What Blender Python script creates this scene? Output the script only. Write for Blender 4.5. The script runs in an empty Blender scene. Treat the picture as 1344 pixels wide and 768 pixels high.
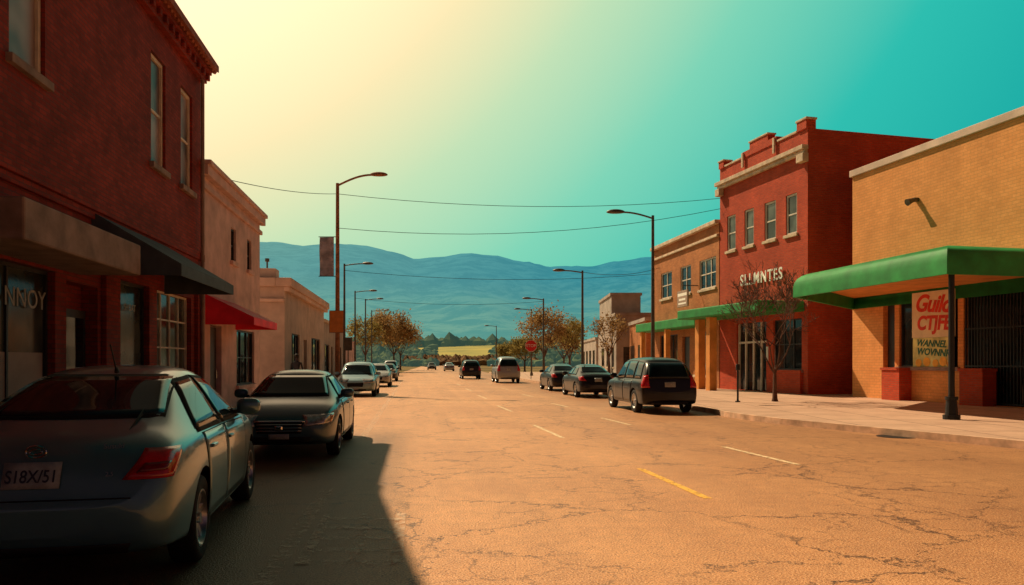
import bpy, bmesh, math, random
from mathutils import Vector, Matrix, noise
from mathutils.bvhtree import BVHTree
random.seed(7)
SC = bpy.context.scene
COL = SC.collection

# ------------------------------------------------------------------ materials
def nt(name):
    m = bpy.data.materials.new(name); m.use_nodes = True
    t = m.node_tree; t.nodes.clear()
    o = t.nodes.new('ShaderNodeOutputMaterial'); p = t.nodes.new('ShaderNodeBsdfPrincipled')
    t.links.new(p.outputs[0], o.inputs[0])
    return m, t, p, o
def N(t, k, **kw):
    n = t.nodes.new('ShaderNode'+k)
    for a, b in kw.items(): setattr(n, a, b)
    return n
def c4(c): return (c[0], c[1], c[2], 1)
def mixc(t, fac, a, b, mode='MIX'):
    n = N(t, 'MixRGB', blend_type=mode)
    for i, v in ((0, fac), (1, a), (2, b)):
        if isinstance(v, (int, float)): n.inputs[i].default_value = v
        elif isinstance(v, tuple): n.inputs[i].default_value = c4(v)
        else: t.links.new(v, n.inputs[i])
    return n.outputs[0]
def ramp(t, src, a, b, ca=0.0, cb=1.0):
    n = N(t, 'MapRange'); n.inputs[1].default_value = a; n.inputs[2].default_value = b
    n.inputs[3].default_value = ca; n.inputs[4].default_value = cb
    t.links.new(src, n.inputs[0]); return n.outputs[0]
def noise_n(t, vec, scale, detail=3, rough=.6):
    n = N(t, 'TexNoise'); n.inputs['Scale'].default_value = scale
    n.inputs['Detail'].default_value = detail; n.inputs['Roughness'].default_value = rough
    t.links.new(vec, n.inputs['Vector']); return n.outputs[0]
def bump(t, p, h, s=.3, d=.02):
    b = N(t, 'Bump'); b.inputs['Strength'].default_value = s; b.inputs['Distance'].default_value = d
    t.links.new(h, b.inputs['Height']); t.links.new(b.outputs[0], p.inputs['Normal'])
def pmat(name, col, rough=.6, metal=0., var=.25, scale=3., bmp=0., bscale=40., coat=0., spec=.4):
    m, t, p, o = nt(name)
    tc = N(t, 'TexCoord').outputs['Object']
    nz = noise_n(t, tc, scale)
    f = ramp(t, nz, .3, .7)
    dark = tuple(x*(1-var) for x in col); lite = tuple(min(1, x*(1+var*.6)) for x in col)
    t.links.new(mixc(t, f, dark, lite), p.inputs['Base Color'])
    p.inputs['Roughness'].default_value = rough; p.inputs['Metallic'].default_value = metal
    p.inputs['Coat Weight'].default_value = coat; p.inputs['Coat Roughness'].default_value = .05
    p.inputs['Specular IOR Level'].default_value = spec
    if bmp: bump(t, p, noise_n(t, tc, bscale, 2), bmp)
    return m
def brick(name, a, b, mortar, bw=.24, rh=.08, ms=.010, grime=.45, bmp=.5):
    m, t, p, o = nt(name)
    tc = N(t, 'TexCoord').outputs['Object']
    s = N(t, 'SeparateXYZ'); t.links.new(tc, s.inputs[0])
    ad = N(t, 'Math', operation='ADD'); t.links.new(s.outputs[0], ad.inputs[0]); t.links.new(s.outputs[1], ad.inputs[1])
    cb = N(t, 'CombineXYZ'); t.links.new(ad.outputs[0], cb.inputs[0]); t.links.new(s.outputs[2], cb.inputs[1])
    br = N(t, 'TexBrick'); t.links.new(cb.outputs[0], br.inputs[0])
    br.inputs['Color1'].default_value = c4(a); br.inputs['Color2'].default_value = c4(b); br.inputs['Mortar'].default_value = c4(mortar)
    br.inputs['Scale'].default_value = 1; br.inputs['Brick Width'].default_value = bw; br.inputs['Row Height'].default_value = rh
    br.inputs['Mortar Size'].default_value = ms; br.inputs['Mortar Smooth'].default_value = .2
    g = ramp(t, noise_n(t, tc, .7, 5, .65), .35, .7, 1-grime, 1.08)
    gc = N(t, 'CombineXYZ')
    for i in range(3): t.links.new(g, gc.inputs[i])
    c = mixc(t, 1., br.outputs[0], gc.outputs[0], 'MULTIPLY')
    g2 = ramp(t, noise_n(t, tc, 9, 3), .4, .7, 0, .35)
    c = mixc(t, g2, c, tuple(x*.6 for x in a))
    t.links.new(c, p.inputs['Base Color']); p.inputs['Roughness'].default_value = .85; p.inputs['Specular IOR Level'].default_value = .25
    inv = ramp(t, br.outputs[1], 0, 1, 1, 0)
    bump(t, p, inv, bmp, .012)
    return m
def glassmat(name, col=(.012, .018, .022), rough=.06, spec=.5):
    m, t, p, o = nt(name)
    tc = N(t, 'TexCoord').outputs['Object']
    nz = noise_n(t, tc, .8, 2)
    t.links.new(mixc(t, ramp(t, nz, .4, .65), tuple(x*.5 for x in col), tuple(x*2.2 for x in col)), p.inputs['Base Color'])
    p.inputs['Roughness'].default_value = rough; p.inputs['Specular IOR Level'].default_value = spec
    bump(t, p, nz, .08, .05)
    return m

M = {}
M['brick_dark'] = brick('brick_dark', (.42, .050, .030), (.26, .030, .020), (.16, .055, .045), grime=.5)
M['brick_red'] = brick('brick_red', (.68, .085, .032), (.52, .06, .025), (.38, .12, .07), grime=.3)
M['brick_tan'] = brick('brick_tan', (.62, .225, .075), (.48, .165, .055), (.42, .20, .10), grime=.35)
M['brick_orange'] = brick('brick_orange', (.88, .37, .125), (.80, .32, .10), (.62, .27, .10), bw=.30, rh=.11, ms=.008, grime=.18, bmp=.4)
M['stucco_pink'] = pmat('stucco_pink', (.64, .44, .42), .9, var=.3, scale=1.2, bmp=.25)
M['stucco_beige'] = pmat('stucco_beige', (.60, .46, .38), .9, var=.25, scale=1.0, bmp=.25)
M['stucco_white'] = pmat('stucco_white', (.72, .52, .42), .9, var=.25, scale=.8, bmp=.2)
M['stucco_grey'] = pmat('stucco_grey', (.42, .34, .29), .9, var=.3, scale=.8, bmp=.2)
M['stone'] = pmat('stone', (.66, .50, .36), .85, var=.35, scale=3, bmp=.2)
M['stone_dark'] = pmat('stone_dark', (.30, .21, .18), .85, var=.4, scale=2, bmp=.25)
M['orange_plain'] = pmat('orange_plain', (.74, .29, .07), .8, var=.25, scale=1.5, bmp=.15)
M['glass'] = glassmat('glass')
M['glass_lit'] = glassmat('glass_lit', (.06, .07, .06), .12)
M['blind'] = glassmat('blind', (.17, .12, .11), .35, .2)
M['carglass'] = glassmat('carglass', (.008, .017, .022), .04, .35)
M['frame_white'] = pmat('frame_white', (.72, .62, .52), .6, var=.2)
M['frame_dark'] = pmat('frame_dark', (.03, .03, .035), .5, var=.3)
M['green'] = pmat('green_canvas', (.02, .26, .06), .6, var=.35, scale=1.5, bmp=.1, bscale=12)
M['blue_canvas'] = pmat('blue_canvas', (.07, .09, .115), .75, var=.35, scale=2)
M['red_canvas'] = pmat('red_canvas', (.88, .02, .045), .65, var=.2, scale=2)
M['black'] = pmat('black_metal', (.012, .012, .013), .5, var=.3)
M['galv'] = pmat('galvanised', (.13, .11, .09), .5, .5, var=.3, scale=6)
M['rust'] = pmat('rusty_pole', (.34, .13, .055), .75, .1, var=.4, scale=5)
M['chrome'] = pmat('chrome', (.7, .7, .7), .12, 1., var=.1)
M['rim'] = pmat('rim_alloy', (.50, .51, .53), .28, .9, var=.2)
M['tyre'] = pmat('tyre_rubber', (.014, .014, .014), .85, var=.3, scale=20, bmp=.2)
M['liner'] = pmat('arch_liner', (.006, .006, .006), .95)
M['seam'] = pmat('seam_black', (.004, .004, .004), .8)
M['plastic'] = pmat('dark_plastic', (.02, .02, .022), .6)
M['tail'] = pmat('tail_lens', (.52, .010, .014), .15, var=.35, scale=14, coat=.6)
M['tail_dark'] = pmat('tail_lens_deep', (.20, .008, .012), .15, var=.4, scale=14, coat=.6)
M['head'] = pmat('head_lens', (.5, .52, .54), .1, .5, var=.5, scale=16, coat=1)
M['amber'] = pmat('amber_lens', (.6, .18, .02), .15, coat=1)
M['plate'] = pmat('plate_white', (.38, .40, .41), .5, var=.3, scale=12)
M['ink'] = pmat('ink_dark', (.03, .04, .08), .6)
M['white_letter'] = pmat('white_letter', (.95, .90, .82), .5, var=.05)
M['window_letter'] = pmat('window_letter', (.42, .44, .40), .6, var=.3, scale=5)
M['poster_cream'] = pmat('poster_cream', (.88, .72, .48), .7, var=.15, scale=2)
M['poster_red'] = pmat('poster_red', (.75, .05, .02), .6, var=.2)
M['poster_green'] = pmat('poster_green', (.72, .66, .26), .6, var=.55, scale=1.6)
M['poster_teal'] = pmat('poster_teal', (.03, .16, .10), .6, var=.3, scale=3)
M['poster_yellow'] = pmat('poster_yellow', (.95, .42, .04), .6, var=.3)
M['sign_red'] = pmat('sign_red', (.6, .015, .015), .45, var=.1)
M['sign_white'] = pmat('sign_white', (.7, .7, .66), .5, var=.1)
M['sign_brown'] = pmat('sign_brown', (.40, .27, .20), .6, var=.3)
M['sign_orange'] = pmat('sign_orange', (.60, .19, .03), .55, var=.2)
M['banner'] = pmat('banner_cloth', (.36, .31, .36), .8, var=.5, scale=2.5)
M['bark'] = pmat('bark', (.12, .055, .035), .9, var=.4, scale=8, bmp=.4, bscale=25)
M['tile'] = pmat('roof_tile', (.32, .09, .05), .8, var=.4, scale=4)
M['cloth'] = pmat('cloth_dark', (.03, .03, .04), .9)
M['hair'] = pmat('hair', (.02, .012, .01), .8)

def paint(name, col, metal=.35, rough=.3, coat=.35):
    return pmat(name, col, rough, metal, var=.12, scale=1.5, coat=coat)
P = {
 'bluegrey': paint('paint_bluegrey', (.10, .225, .275), .4, .30, .8),
 'slate': paint('paint_slate', (.05, .115, .155), .35, .30, .5),
 'silver': paint('paint_silver', (.36, .40, .42), .5, .35),
 'paleblue': paint('paint_paleblue', (.26, .42, .48), .3, .35),
 'black': paint('paint_black', (.008, .008, .011), .1, .3, .2),
 'charcoal': paint('paint_charcoal', (.022, .022, .028), .3, .3, .25),
}
def leafmat(name, a, b):
    m, t, p, o = nt(name)
    tc = N(t, 'TexCoord').outputs['Object']
    f = ramp(t, noise_n(t, tc, 1.1, 4, .7), .35, .65)
    c = mixc(t, f, a, b)
    d = N(t, 'BsdfDiffuse'); t.links.new(c, d.inputs[0])
    tr = N(t, 'BsdfTranslucent'); t.links.new(c, tr.inputs[0])
    mx = N(t, 'MixShader'); mx.inputs[0].default_value = .5
    t.links.new(d.outputs[0], mx.inputs[1]); t.links.new(tr.outputs[0], mx.inputs[2]); t.links.new(mx.outputs[0], o.inputs[0])
    return m
M['leaf_olive'] = leafmat('leaf_olive', (.18, .14, .045), (.42, .31, .10))
M['leaf_bronze'] = leafmat('leaf_bronze', (.22, .13, .055), (.46, .29, .12))
M['leaf_red'] = leafmat('leaf_red', (.14, .05, .03), (.26, .10, .05))

def asphalt():
    m, t, p, o = nt('asphalt')
    tc = N(t, 'TexCoord').outputs['Object']
    big = ramp(t, noise_n(t, tc, .22, 5, .65), .36, .64)
    c = mixc(t, big, (.66, .285, .115), (.88, .42, .175))
    s = N(t, 'SeparateXYZ'); t.links.new(tc, s.inputs[0])
    ml = N(t, 'Math', operation='MULTIPLY_ADD'); t.links.new(s.outputs[1], ml.inputs[0]); ml.inputs[1].default_value = .127
    t.links.new(s.outputs[0], ml.inputs[2])
    cb = N(t, 'CombineXYZ'); t.links.new(ml.outputs[0], cb.inputs[0])
    my = N(t, 'Math', operation='MULTIPLY'); my.inputs[1].default_value = .03; t.links.new(s.outputs[1], my.inputs[0]); t.links.new(my.outputs[0], cb.inputs[1])
    st = ramp(t, noise_n(t, cb.outputs[0], 1.3, 3, .6), .38, .65, .0, .32)
    c = mixc(t, st, c, (.36, .15, .07))
    med = ramp(t, noise_n(t, tc, 5, 5, .75), .40, .66, 0, .42)
    c = mixc(t, med, c, (.34, .145, .065))
    fine = noise_n(t, tc, 55, 2, .75)
    c = mixc(t, ramp(t, fine, .52, .66, 0, .8), c, (1.0, .60, .28))
    c = mixc(t, ramp(t, fine, .47, .34, 0, .85), c, (.16, .065, .035))
    shade0 = ramp(t, ml.outputs[0], -.9, .1, .30, 1)  # left building's shade painted into the asphalt colour
    fy = ramp(t, s.outputs[1], 12, 19)  # painted shade fades out where the building's shadow ends
    shade = N(t, 'Math', operation='MAXIMUM'); t.links.new(shade0, shade.inputs[0]); t.links.new(fy, shade.inputs[1])
    glare_fade = ramp(t, ml.outputs[0], 3.2, 8, 1, .66)  # loss of sun glare painted as a darker right side
    lm = N(t, 'Math', operation='MULTIPLY'); t.links.new(shade.outputs[0], lm.inputs[0]); t.links.new(glare_fade, lm.inputs[1])
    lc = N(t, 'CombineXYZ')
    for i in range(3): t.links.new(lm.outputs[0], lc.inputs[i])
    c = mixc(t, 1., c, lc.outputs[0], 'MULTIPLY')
    nz = N(t, 'TexNoise'); nz.inputs['Scale'].default_value = 1.9; nz.inputs['Detail'].default_value = 5
    nz.inputs['Roughness'].default_value = .75
    t.links.new(tc, nz.inputs['Vector'])
    def cracks(sc, w, warp, mask_s, lo, hi, amt):
        vm = N(t, 'VectorMath', operation='MULTIPLY_ADD'); t.links.new(nz.outputs[1], vm.inputs[0])
        vm.inputs[1].default_value = (warp, warp, 0); t.links.new(tc, vm.inputs[2])
        v = N(t, 'TexVoronoi', feature='DISTANCE_TO_EDGE'); v.inputs['Scale'].default_value = sc
        t.links.new(vm.outputs[0], v.inputs['Vector'])
        f = ramp(t, v.outputs['Distance'], 0, w, 1, 0)
        mk = ramp(t, noise_n(t, tc, mask_s, 2), lo, hi, 0, amt)
        mu = N(t, 'Math', operation='MULTIPLY'); t.links.new(f, mu.inputs[0]); t.links.new(mk, mu.inputs[1])
        return mu.outputs[0]
    k1 = cracks(.42, .0085, 1.1, .35, .38, .46, .95)
    k2 = cracks(1.6, .022, .6, .30, .48, .56, .7)
    c = mixc(t, k1, c, (.05, .02, .012)); c = mixc(t, k2, c, (.07, .028, .016))
    t.links.new(c, p.inputs['Base Color'])
    p.inputs['Roughness'].default_value = .55; p.inputs['Specular IOR Level'].default_value = .5
    bump(t, p, fine, .8, .016)
    return m
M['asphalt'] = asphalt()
def pavement():
    m, t, p, o = nt('pavement')
    tc = N(t, 'TexCoord').outputs['Object']
    br = N(t, 'TexBrick'); t.links.new(tc, br.inputs[0]); br.offset = 0
    br.inputs['Color1'].default_value = (.66, .42, .29, 1); br.inputs['Color2'].default_value = (.56, .35, .24, 1)
    br.inputs['Mortar'].default_value = (.12, .07, .05, 1); br.inputs['Scale'].default_value = 1
    br.inputs['Brick Width'].default_value = 1.6; br.inputs['Row Height'].default_value = 1.6; br.inputs['Mortar Size'].default_value = .02
    f = ramp(t, noise_n(t, tc, 1.2, 5, .7), .35, .7, 0, .6)
    c = mixc(t, f, br.outputs[0], (.34, .20, .14))
    c = mixc(t, ramp(t, noise_n(t, tc, 40, 2, .7), .45, .7, 0, .3), c, (.74, .50, .34))
    t.links.new(c, p.inputs['Base Color']); p.inputs['Roughness'].default_value = .8
    bump(t, p, noise_n(t, tc, 50, 2), .3, .01)
    return m
M['pavement'] = pavement()
M['kerb'] = pmat('kerb_concrete', (.70, .46, .31), .85, var=.4, scale=2.5, bmp=.3)
def wornpaint(name, col, lo=.42, hi=.55, amax=1.):
    m, t, p, o = nt(name)
    tc = N(t, 'TexCoord').outputs['Object']
    p.inputs['Base Color'].default_value = c4(col); p.inputs['Roughness'].default_value = .6
    a = ramp(t, noise_n(t, tc, 9, 5, .8), lo, hi, 0, amax)
    t.links.new(a, p.inputs['Alpha'])
    return m
M['line_white'] = wornpaint('line_white', (1.0, .76, .46), .38, .5, .9)
M['line_faint'] = wornpaint('line_faint', (.90, .68, .48), .44, .60, .55)
M['line_yellow'] = wornpaint('line_yellow', (1.0, .55, .08), .36, .48, .95)
def twotone(name, a, b, sc, rough=.95, em=None, es=0):
    m, t, p, o = nt(name)
    tc = N(t, 'TexCoord').outputs['Object']
    f = ramp(t, noise_n(t, tc, sc, 5, .6), .4, .6)
    t.links.new(mixc(t, f, a, b), p.inputs['Base Color']); p.inputs['Roughness'].default_value = rough
    p.inputs['Specular IOR Level'].default_value = .1
    if em: p.inputs['Emission Color'].default_value = c4(em); p.inputs['Emission Strength'].default_value = es
    return m
M['ground'] = twotone('ground', (.14, .10, .04), (.26, .17, .06), .03)
M['field'] = twotone('field', (.26, .22, .05), (.44, .33, .06), .02, em=(.10, .14, .07), es=.5)  # emission paints a little distance haze over the field
def mountmat():
    m, t, p, o = nt('mountain')
    tc = N(t, 'TexCoord').outputs['Object']
    s = N(t, 'SeparateXYZ'); t.links.new(tc, s.inputs[0])
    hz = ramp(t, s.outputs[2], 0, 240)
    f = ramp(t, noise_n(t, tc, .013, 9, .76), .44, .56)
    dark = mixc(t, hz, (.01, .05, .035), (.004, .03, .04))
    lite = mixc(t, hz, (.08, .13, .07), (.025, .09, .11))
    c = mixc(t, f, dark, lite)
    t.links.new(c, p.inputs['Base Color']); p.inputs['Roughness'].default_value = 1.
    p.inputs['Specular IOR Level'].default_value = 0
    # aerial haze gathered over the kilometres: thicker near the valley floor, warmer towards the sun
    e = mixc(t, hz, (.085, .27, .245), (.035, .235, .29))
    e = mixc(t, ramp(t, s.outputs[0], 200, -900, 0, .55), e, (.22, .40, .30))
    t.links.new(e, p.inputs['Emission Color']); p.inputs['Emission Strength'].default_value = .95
    return m
M['mount'] = mountmat()
M['forest'] = twotone('forest', (.05, .08, .04), (.12, .15, .05), .05, em=(.07, .15, .12), es=.35)  # faint glow stands in for haze in front of the trees
M['shrub'] = twotone('shrub', (.16, .09, .05), (.30, .17, .08), .1)

# ------------------------------------------------------------------ mesh helpers
class MB:
    def __init__(s): s.v = []; s.f = []
    def q(s, pts, flip=False):
        b = len(s.v); s.v += [tuple(p) for p in pts]
        ix = list(range(b, b+len(pts))); s.f.append(ix[::-1] if flip else ix); return s
    def box(s, x0, x1, y0, y1, z0, z1):
        if x0 > x1: x0, x1 = x1, x0
        if y0 > y1: y0, y1 = y1, y0
        if z0 > z1: z0, z1 = z1, z0
        b = len(s.v)
        s.v += [(x0,y0,z0),(x1,y0,z0),(x1,y1,z0),(x0,y1,z0),(x0,y0,z1),(x1,y0,z1),(x1,y1,z1),(x0,y1,z1)]
        for f in ((0,3,2,1),(4,5,6,7),(0,1,5,4),(1,2,6,5),(2,3,7,6),(3,0,4,7)): s.f.append([b+i for i in f])
        return s
    def prism(s, poly, z0, z1):
        n = len(poly); b = len(s.v)
        s.v += [(x, y, z0) for x, y in poly]+[(x, y, z1) for x, y in poly]
        s.f.append([b+i for i in range(n)][::-1]); s.f.append([b+n+i for i in range(n)])
        for i in range(n): j = (i+1) % n; s.f.append([b+i, b+j, b+n+j, b+n+i])
        return s
    def vprism(s, poly, y0, y1):
        n = len(poly); b = len(s.v)
        s.v += [(x, y0, z) for x, z in poly]+[(x, y1, z) for x, z in poly]
        s.f += [[b+i for i in range(n)], [b+n+i for i in range(n)][::-1]]
        for i in range(n): j = (i+1) % n; s.f.append([b+i, b+n+i, b+n+j, b+j])
        return s
    def cyl(s, p0, p1, r0, r1=None, n=12, cap=True):
        r1 = r0 if r1 is None else r1
        p0 = Vector(p0); p1 = Vector(p1); d = (p1-p0).normalized()
        a = d.orthogonal().normalized(); c = d.cross(a); b = len(s.v)
        for p, r in ((p0, r0), (p1, r1)):
            for i in range(n):
                t = 2*math.pi*i/n; s.v.append(tuple(p+(a*math.cos(t)+c*math.sin(t))*r))
        for i in range(n): j = (i+1) % n; s.f.append([b+i, b+j, b+n+j, b+n+i])
        if cap: s.f.append([b+i for i in range(n)][::-1]); s.f.append([b+n+i for i in range(n)])
        return s
    def tube(s, pts, r, n=6):
        for a, b in zip(pts[:-1], pts[1:]): s.cyl(a, b, r, n=n, cap=True)
        return s
    def lathe(s, prof, axis='X', n=32, c=(0,0,0)):
        b = len(s.v); k = len(prof)
        for i in range(n):
            t = 2*math.pi*i/n
            for (a, r) in prof: s.v.append((c[0]+a, c[1]+r*math.cos(t), c[2]+r*math.sin(t)))
        for i in range(n):
            j = (i+1) % n
            for m in range(k-1): s.f.append([b+i*k+m, b+j*k+m, b+j*k+m+1, b+i*k+m+1])
        return s
    def wall(s, u0, u1, z0, z1, ops, y=0, rev=.22):
        us = sorted(set([u0, u1]+[o[0] for o in ops]+[o[1] for o in ops]))
        zs = sorted(set([z0, z1]+[o[2] for o in ops]+[o[3] for o in ops]))
        for i in range(len(us)-1):
            for j in range(len(zs)-1):
                cu = (us[i]+us[i+1])/2; cz = (zs[j]+zs[j+1])/2
                if any(o[0] < cu < o[1] and o[2] < cz < o[3] for o in ops): continue
                s.q([(us[i],y,zs[j]),(us[i+1],y,zs[j]),(us[i+1],y,zs[j+1]),(us[i],y,zs[j+1])])
        for (a, b, c, d) in ops:
            y2 = y+rev
            s.q([(a,y,c),(a,y2,c),(a,y2,d),(a,y,d)], True); s.q([(b,y,c),(b,y2,c),(b,y2,d),(b,y,d)])
            s.q([(a,y,d),(b,y,d),(b,y2,d),(a,y2,d)]); s.q([(a,y,c),(b,y,c),(b,y2,c),(a,y2,c)], True)
            s.q([(a,y2,c),(b,y2,c),(b,y2,d),(a,y2,d)])
        return s
    def shell(s, u0, u1, z0, z1, d, zr=None):
        zr = z1 if zr is None else zr
        s.q([(u0,0,z0),(u0,d,z0),(u0,d,z1),(u0,0,z1)], True); s.q([(u1,0,z0),(u1,d,z0),(u1,d,z1),(u1,0,z1)])
        s.q([(u0,d,z0),(u1,d,z0),(u1,d,z1),(u0,d,z1)], True)
        s.q([(u0,0,z1),(u1,0,z1),(u1,.3,z1),(u0,.3,z1)]); s.q([(u0,.3,zr),(u1,.3,zr),(u1,d,zr),(u0,d,zr)])
        s.q([(u0,.3,zr),(u1,.3,zr),(u1,.3,z1),(u0,.3,z1)], True)
        return s
    def make(s, name, mat, parent=None, smooth=False, bev=0):
        me = bpy.data.meshes.new(name); me.from_pydata(s.v, [], s.f); me.update()
        ob = bpy.data.objects.new(name, me); COL.objects.link(ob); me.materials.append(M[mat] if isinstance(mat, str) else mat)
        if parent: ob.parent = parent
        if smooth:
            me.shade_smooth(); me.set_sharp_from_angle(angle=math.radians(40))
        if bev:
            b = ob.modifiers.new('bevel', 'BEVEL'); b.width = bev; b.segments = 2; b.limit_method = 'ANGLE'
        return ob
def empty(name, loc, rot=0, label=None, cat=None, group=None):
    e = bpy.data.objects.new(name, None); COL.objects.link(e); e.location = loc; e.rotation_euler = (0, 0, rot); e.empty_display_size = .2
    if label: e['label'] = label
    if cat: e['category'] = cat
    if group: e['group'] = group
    return e
def tag(o, label, cat, group=None):
    o['label'] = label; o['category'] = cat
    if group: o['group'] = group
    return o
def struct(o): o['kind'] = 'structure'; return o
def text(body, size, loc, rot, mat, name, parent, ext=.01, align='CENTER', sx=1, bold=0, shear=0, space=1.):
    cu = bpy.data.curves.new('lettering', 'FONT'); cu.body = body; cu.size = size; cu.extrude = ext; cu.align_x = align; cu.align_y = 'CENTER'
    cu.offset = bold; cu.shear = shear; cu.space_character = space
    o = bpy.data.objects.new('tmp', cu); COL.objects.link(o); bpy.context.view_layer.update()
    dg = bpy.context.evaluated_depsgraph_get(); me = bpy.data.meshes.new_from_object(o.evaluated_get(dg))
    bpy.data.objects.remove(o)
    me.materials.clear(); me.materials.append(M[mat])
    ob = bpy.data.objects.new(name, me); COL.objects.link(ob); ob.location = loc; ob.rotation_euler = rot; ob.scale = (sx, 1, 1)
    if parent: ob.parent = parent
    return ob

# ------------------------------------------------------------------ ground, road, pavement
def rx(lat, Y): return lat-.127*Y if Y <= 60 else lat-.127*60-.098*(Y-60)
g = MB(); g.q([(-4000,-200,-.012),(4000,-200,-.012),(4000,3200,-.012),(-4000,3200,-.012)])
struct(g.make('ground', 'ground'))
Ys = [-30, 0, 6, 10, 13.9, 17, 19.5, 21, 22.2, 23.5, 30, 45, 60, 80, 110, 150, 220, 320]
def kerbR(Y):
    pts = [(-30, 13.6), (6, 12.9), (10, 11.5), (13.9, 9.35), (17, 7.95), (19.5, 6.85), (21, 6.4), (22.2, 6.2), (23.5, 9.2-.127*23.5)]
    if Y >= 23.5: return rx(9.2, Y)
    for (a, b), (c, d) in zip(pts[:-1], pts[1:]):
        if a <= Y <= c: return b+(d-b)*(Y-a)/(c-a)
def kerbL(Y): return rx(-3.7, Y)
r = MB()
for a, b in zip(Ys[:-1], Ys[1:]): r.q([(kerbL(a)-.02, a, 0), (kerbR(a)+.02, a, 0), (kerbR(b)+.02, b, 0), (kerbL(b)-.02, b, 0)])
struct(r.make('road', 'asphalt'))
YL = [y for y in Ys if y <= 110]
for nm, side in (('pavement', 1), ('pavement', -1)):
    r = MB(); k = MB()
    for a, b in zip(YL[:-1], YL[1:]):
        f = kerbR if side > 0 else kerbL
        far = 45*side
        p = [(f(a)+.16*side, a, .145), (far, a, .145), (far, b, .145), (f(b)+.16*side, b, .145)]
        r.q(p, side < 0)
        x = [(f(a), a), (f(a)+.16*side, a), (f(b)+.16*side, b), (f(b), b)]
        if side < 0: x = x[::-1]
        k.prism(x, -.01, .152)
    struct(r.make(nm, 'pavement')); struct(k.make('kerb', 'kerb'))
def line(lat0, lat1, y0, y1, w, mat, nm='road_marking'):
    m = MB(); n = max(1, int((y1-y0)/15))
    for i in range(n):
        a = y0+(y1-y0)*i/n; b = y0+(y1-y0)*(i+1)/n
        la = lat0+(lat1-lat0)*i/n; lb = lat0+(lat1-lat0)*(i+1)/n
        m.q([(rx(la, a)-w/2, a, .005), (rx(la, a)+w/2, a, .005), (rx(lb, b)+w/2, b, .005), (rx(lb, b)-w/2, b, .005)])
    struct(m.make(nm, mat))
line(3.42, 3.36, 8.9, 11.4, .11, 'line_yellow')
for y in (16, 24.5, 33, 42, 52): line(3.1, 3.0, y, y+3.3, .10, 'line_white')
for y, a in ((11.85, 5.95), (19.3, 5.45), (27, 5.4), (35, 5.4), (44, 5.4), (54, 5.4)): line(a, a-.15, y, y+(2.5 if y < 15 else 2.4), .10, 'line_white')
line(-1.1, -1.1, 3, 9.6, .16, 'line_faint'); line(-1.1, -1.1, 15.5, 60, .16, 'line_faint')
m = MB()
for i in range(5):
    y = 6.0+i*.42
    m.q([(rx(-.95, y), y, .006), (rx(-.15, y), y, .006), (rx(-.15, y), y+.12, .006), (rx(-.95, y), y+.12, .006)])
for l in (-.95, -.55, -.2): m.q([(rx(l, 6), 6, .0105), (rx(l, 6)+.1, 6, .0105), (rx(l, 8)+.1, 8, .0105), (rx(l, 8), 8, .0105)])
struct(m.make('road_marking', 'line_faint'))
mh = MB().cyl((8.25, 16.3, 0), (8.25, 16.3, .008), .42, n=28).make('manhole_cover', 'black')
tag(mh, 'round dark iron manhole cover set in the road by the kerb', 'manhole cover')

# ------------------------------------------------------------------ window helper
def window(par, u0, u1, z0, z1, y=.12, cols=1, rows=2, fm='frame_white', sill='stone', glass='glass', fw=.06, name='window'):
    w = MB().box(u0+.02, u1-.02, y+.02, y+.05, z0+.02, z1-.02).make(name, glass, par)
    f = MB()
    f.box(u0, u0+fw, y-.03, y+.08, z0, z1); f.box(u1-fw, u1, y-.03, y+.08, z0, z1)
    f.box(u0+fw, u1-fw, y-.03, y+.08, z1-fw, z1); f.box(u0+fw, u1-fw, y-.03, y+.08, z0, z0+fw)
    for i in range(1, cols):
        c = u0+(u1-u0)*i/cols; f.box(c-fw*.4, c+fw*.4, y-.02, y+.07, z0+fw, z1-fw)
    for i in range(1, rows):
        c = z0+(z1-z0)*i/rows; f.box(u0+fw, u1-fw, y-.012, y+.062, c-fw*.35, c+fw*.35)
    f.make('frame', fm, w)
    if sill:
        MB().box(u0-.1, u1+.1, -.10, y-.035, z0-.14, z0-.002).make('sill', sill, w, bev=.01)
    return w
def bars(par, u0, u1, z0, z1, y, n, mat='black', name='gate', r=.018):
    m = MB()
    for i in range(n+1):
        u = u0+(u1-u0)*i/n; m.box(u-r, u+r, y-r, y+r, z0, z1)
    for z in (z0+.04, z0+(z1-z0)*.33, z0+(z1-z0)*.66, z1-.04): m.box(u0-.03, u1+.03, y-r*1.7, y+r*1.7, z-.025, z+.025)
    return m.make(name, mat, par)

ROTL = math.pi/2+math.atan(.127)
def U(Y, Y0): return (Y-Y0)*1.008
# ------------------------------------------------------------------ dark brick building (shaded side)
Y0 = -2
e = empty('brick_building', (-6-.127*Y0, Y0, .14), ROTL, 'dark red-brown two-storey brick building with shopfronts and awnings', 'building')
L = U(21.3, Y0)
zo = -.14
def W(Ya, Yb, za, zb): return (U(Ya, Y0), U(Yb, Y0), za+zo, zb+zo)
up = [W(4.2, 5.3, 6.15, 8.7), W(7.4, 8.5, 6.15, 8.7), W(11.25, 12.35, 6.15, 8.75), W(17.3, 18.3, 6.15, 8.7), W(19.5, 20.5, 6.15, 8.7)]
gr = [W(4, 7.6, .55, 3.1), W(9.0, 12.7, .55, 3.1), W(15.4, 17.2, .6, 3.3), W(17.7, 20.4, .6, 3.3)]
dr = [W(13.1, 14.4, .16, 3.0)]
MB().wall(0, L, 0, 9.75, up+gr+dr, rev=.3).shell(0, L, 0, 9.75, 14).make('wall', 'brick_dark', e)
for o in up: window(e, *o, y=.1, cols=1, rows=2, fm='frame_white', sill='stone_dark', fw=.08, glass='blind')
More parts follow.
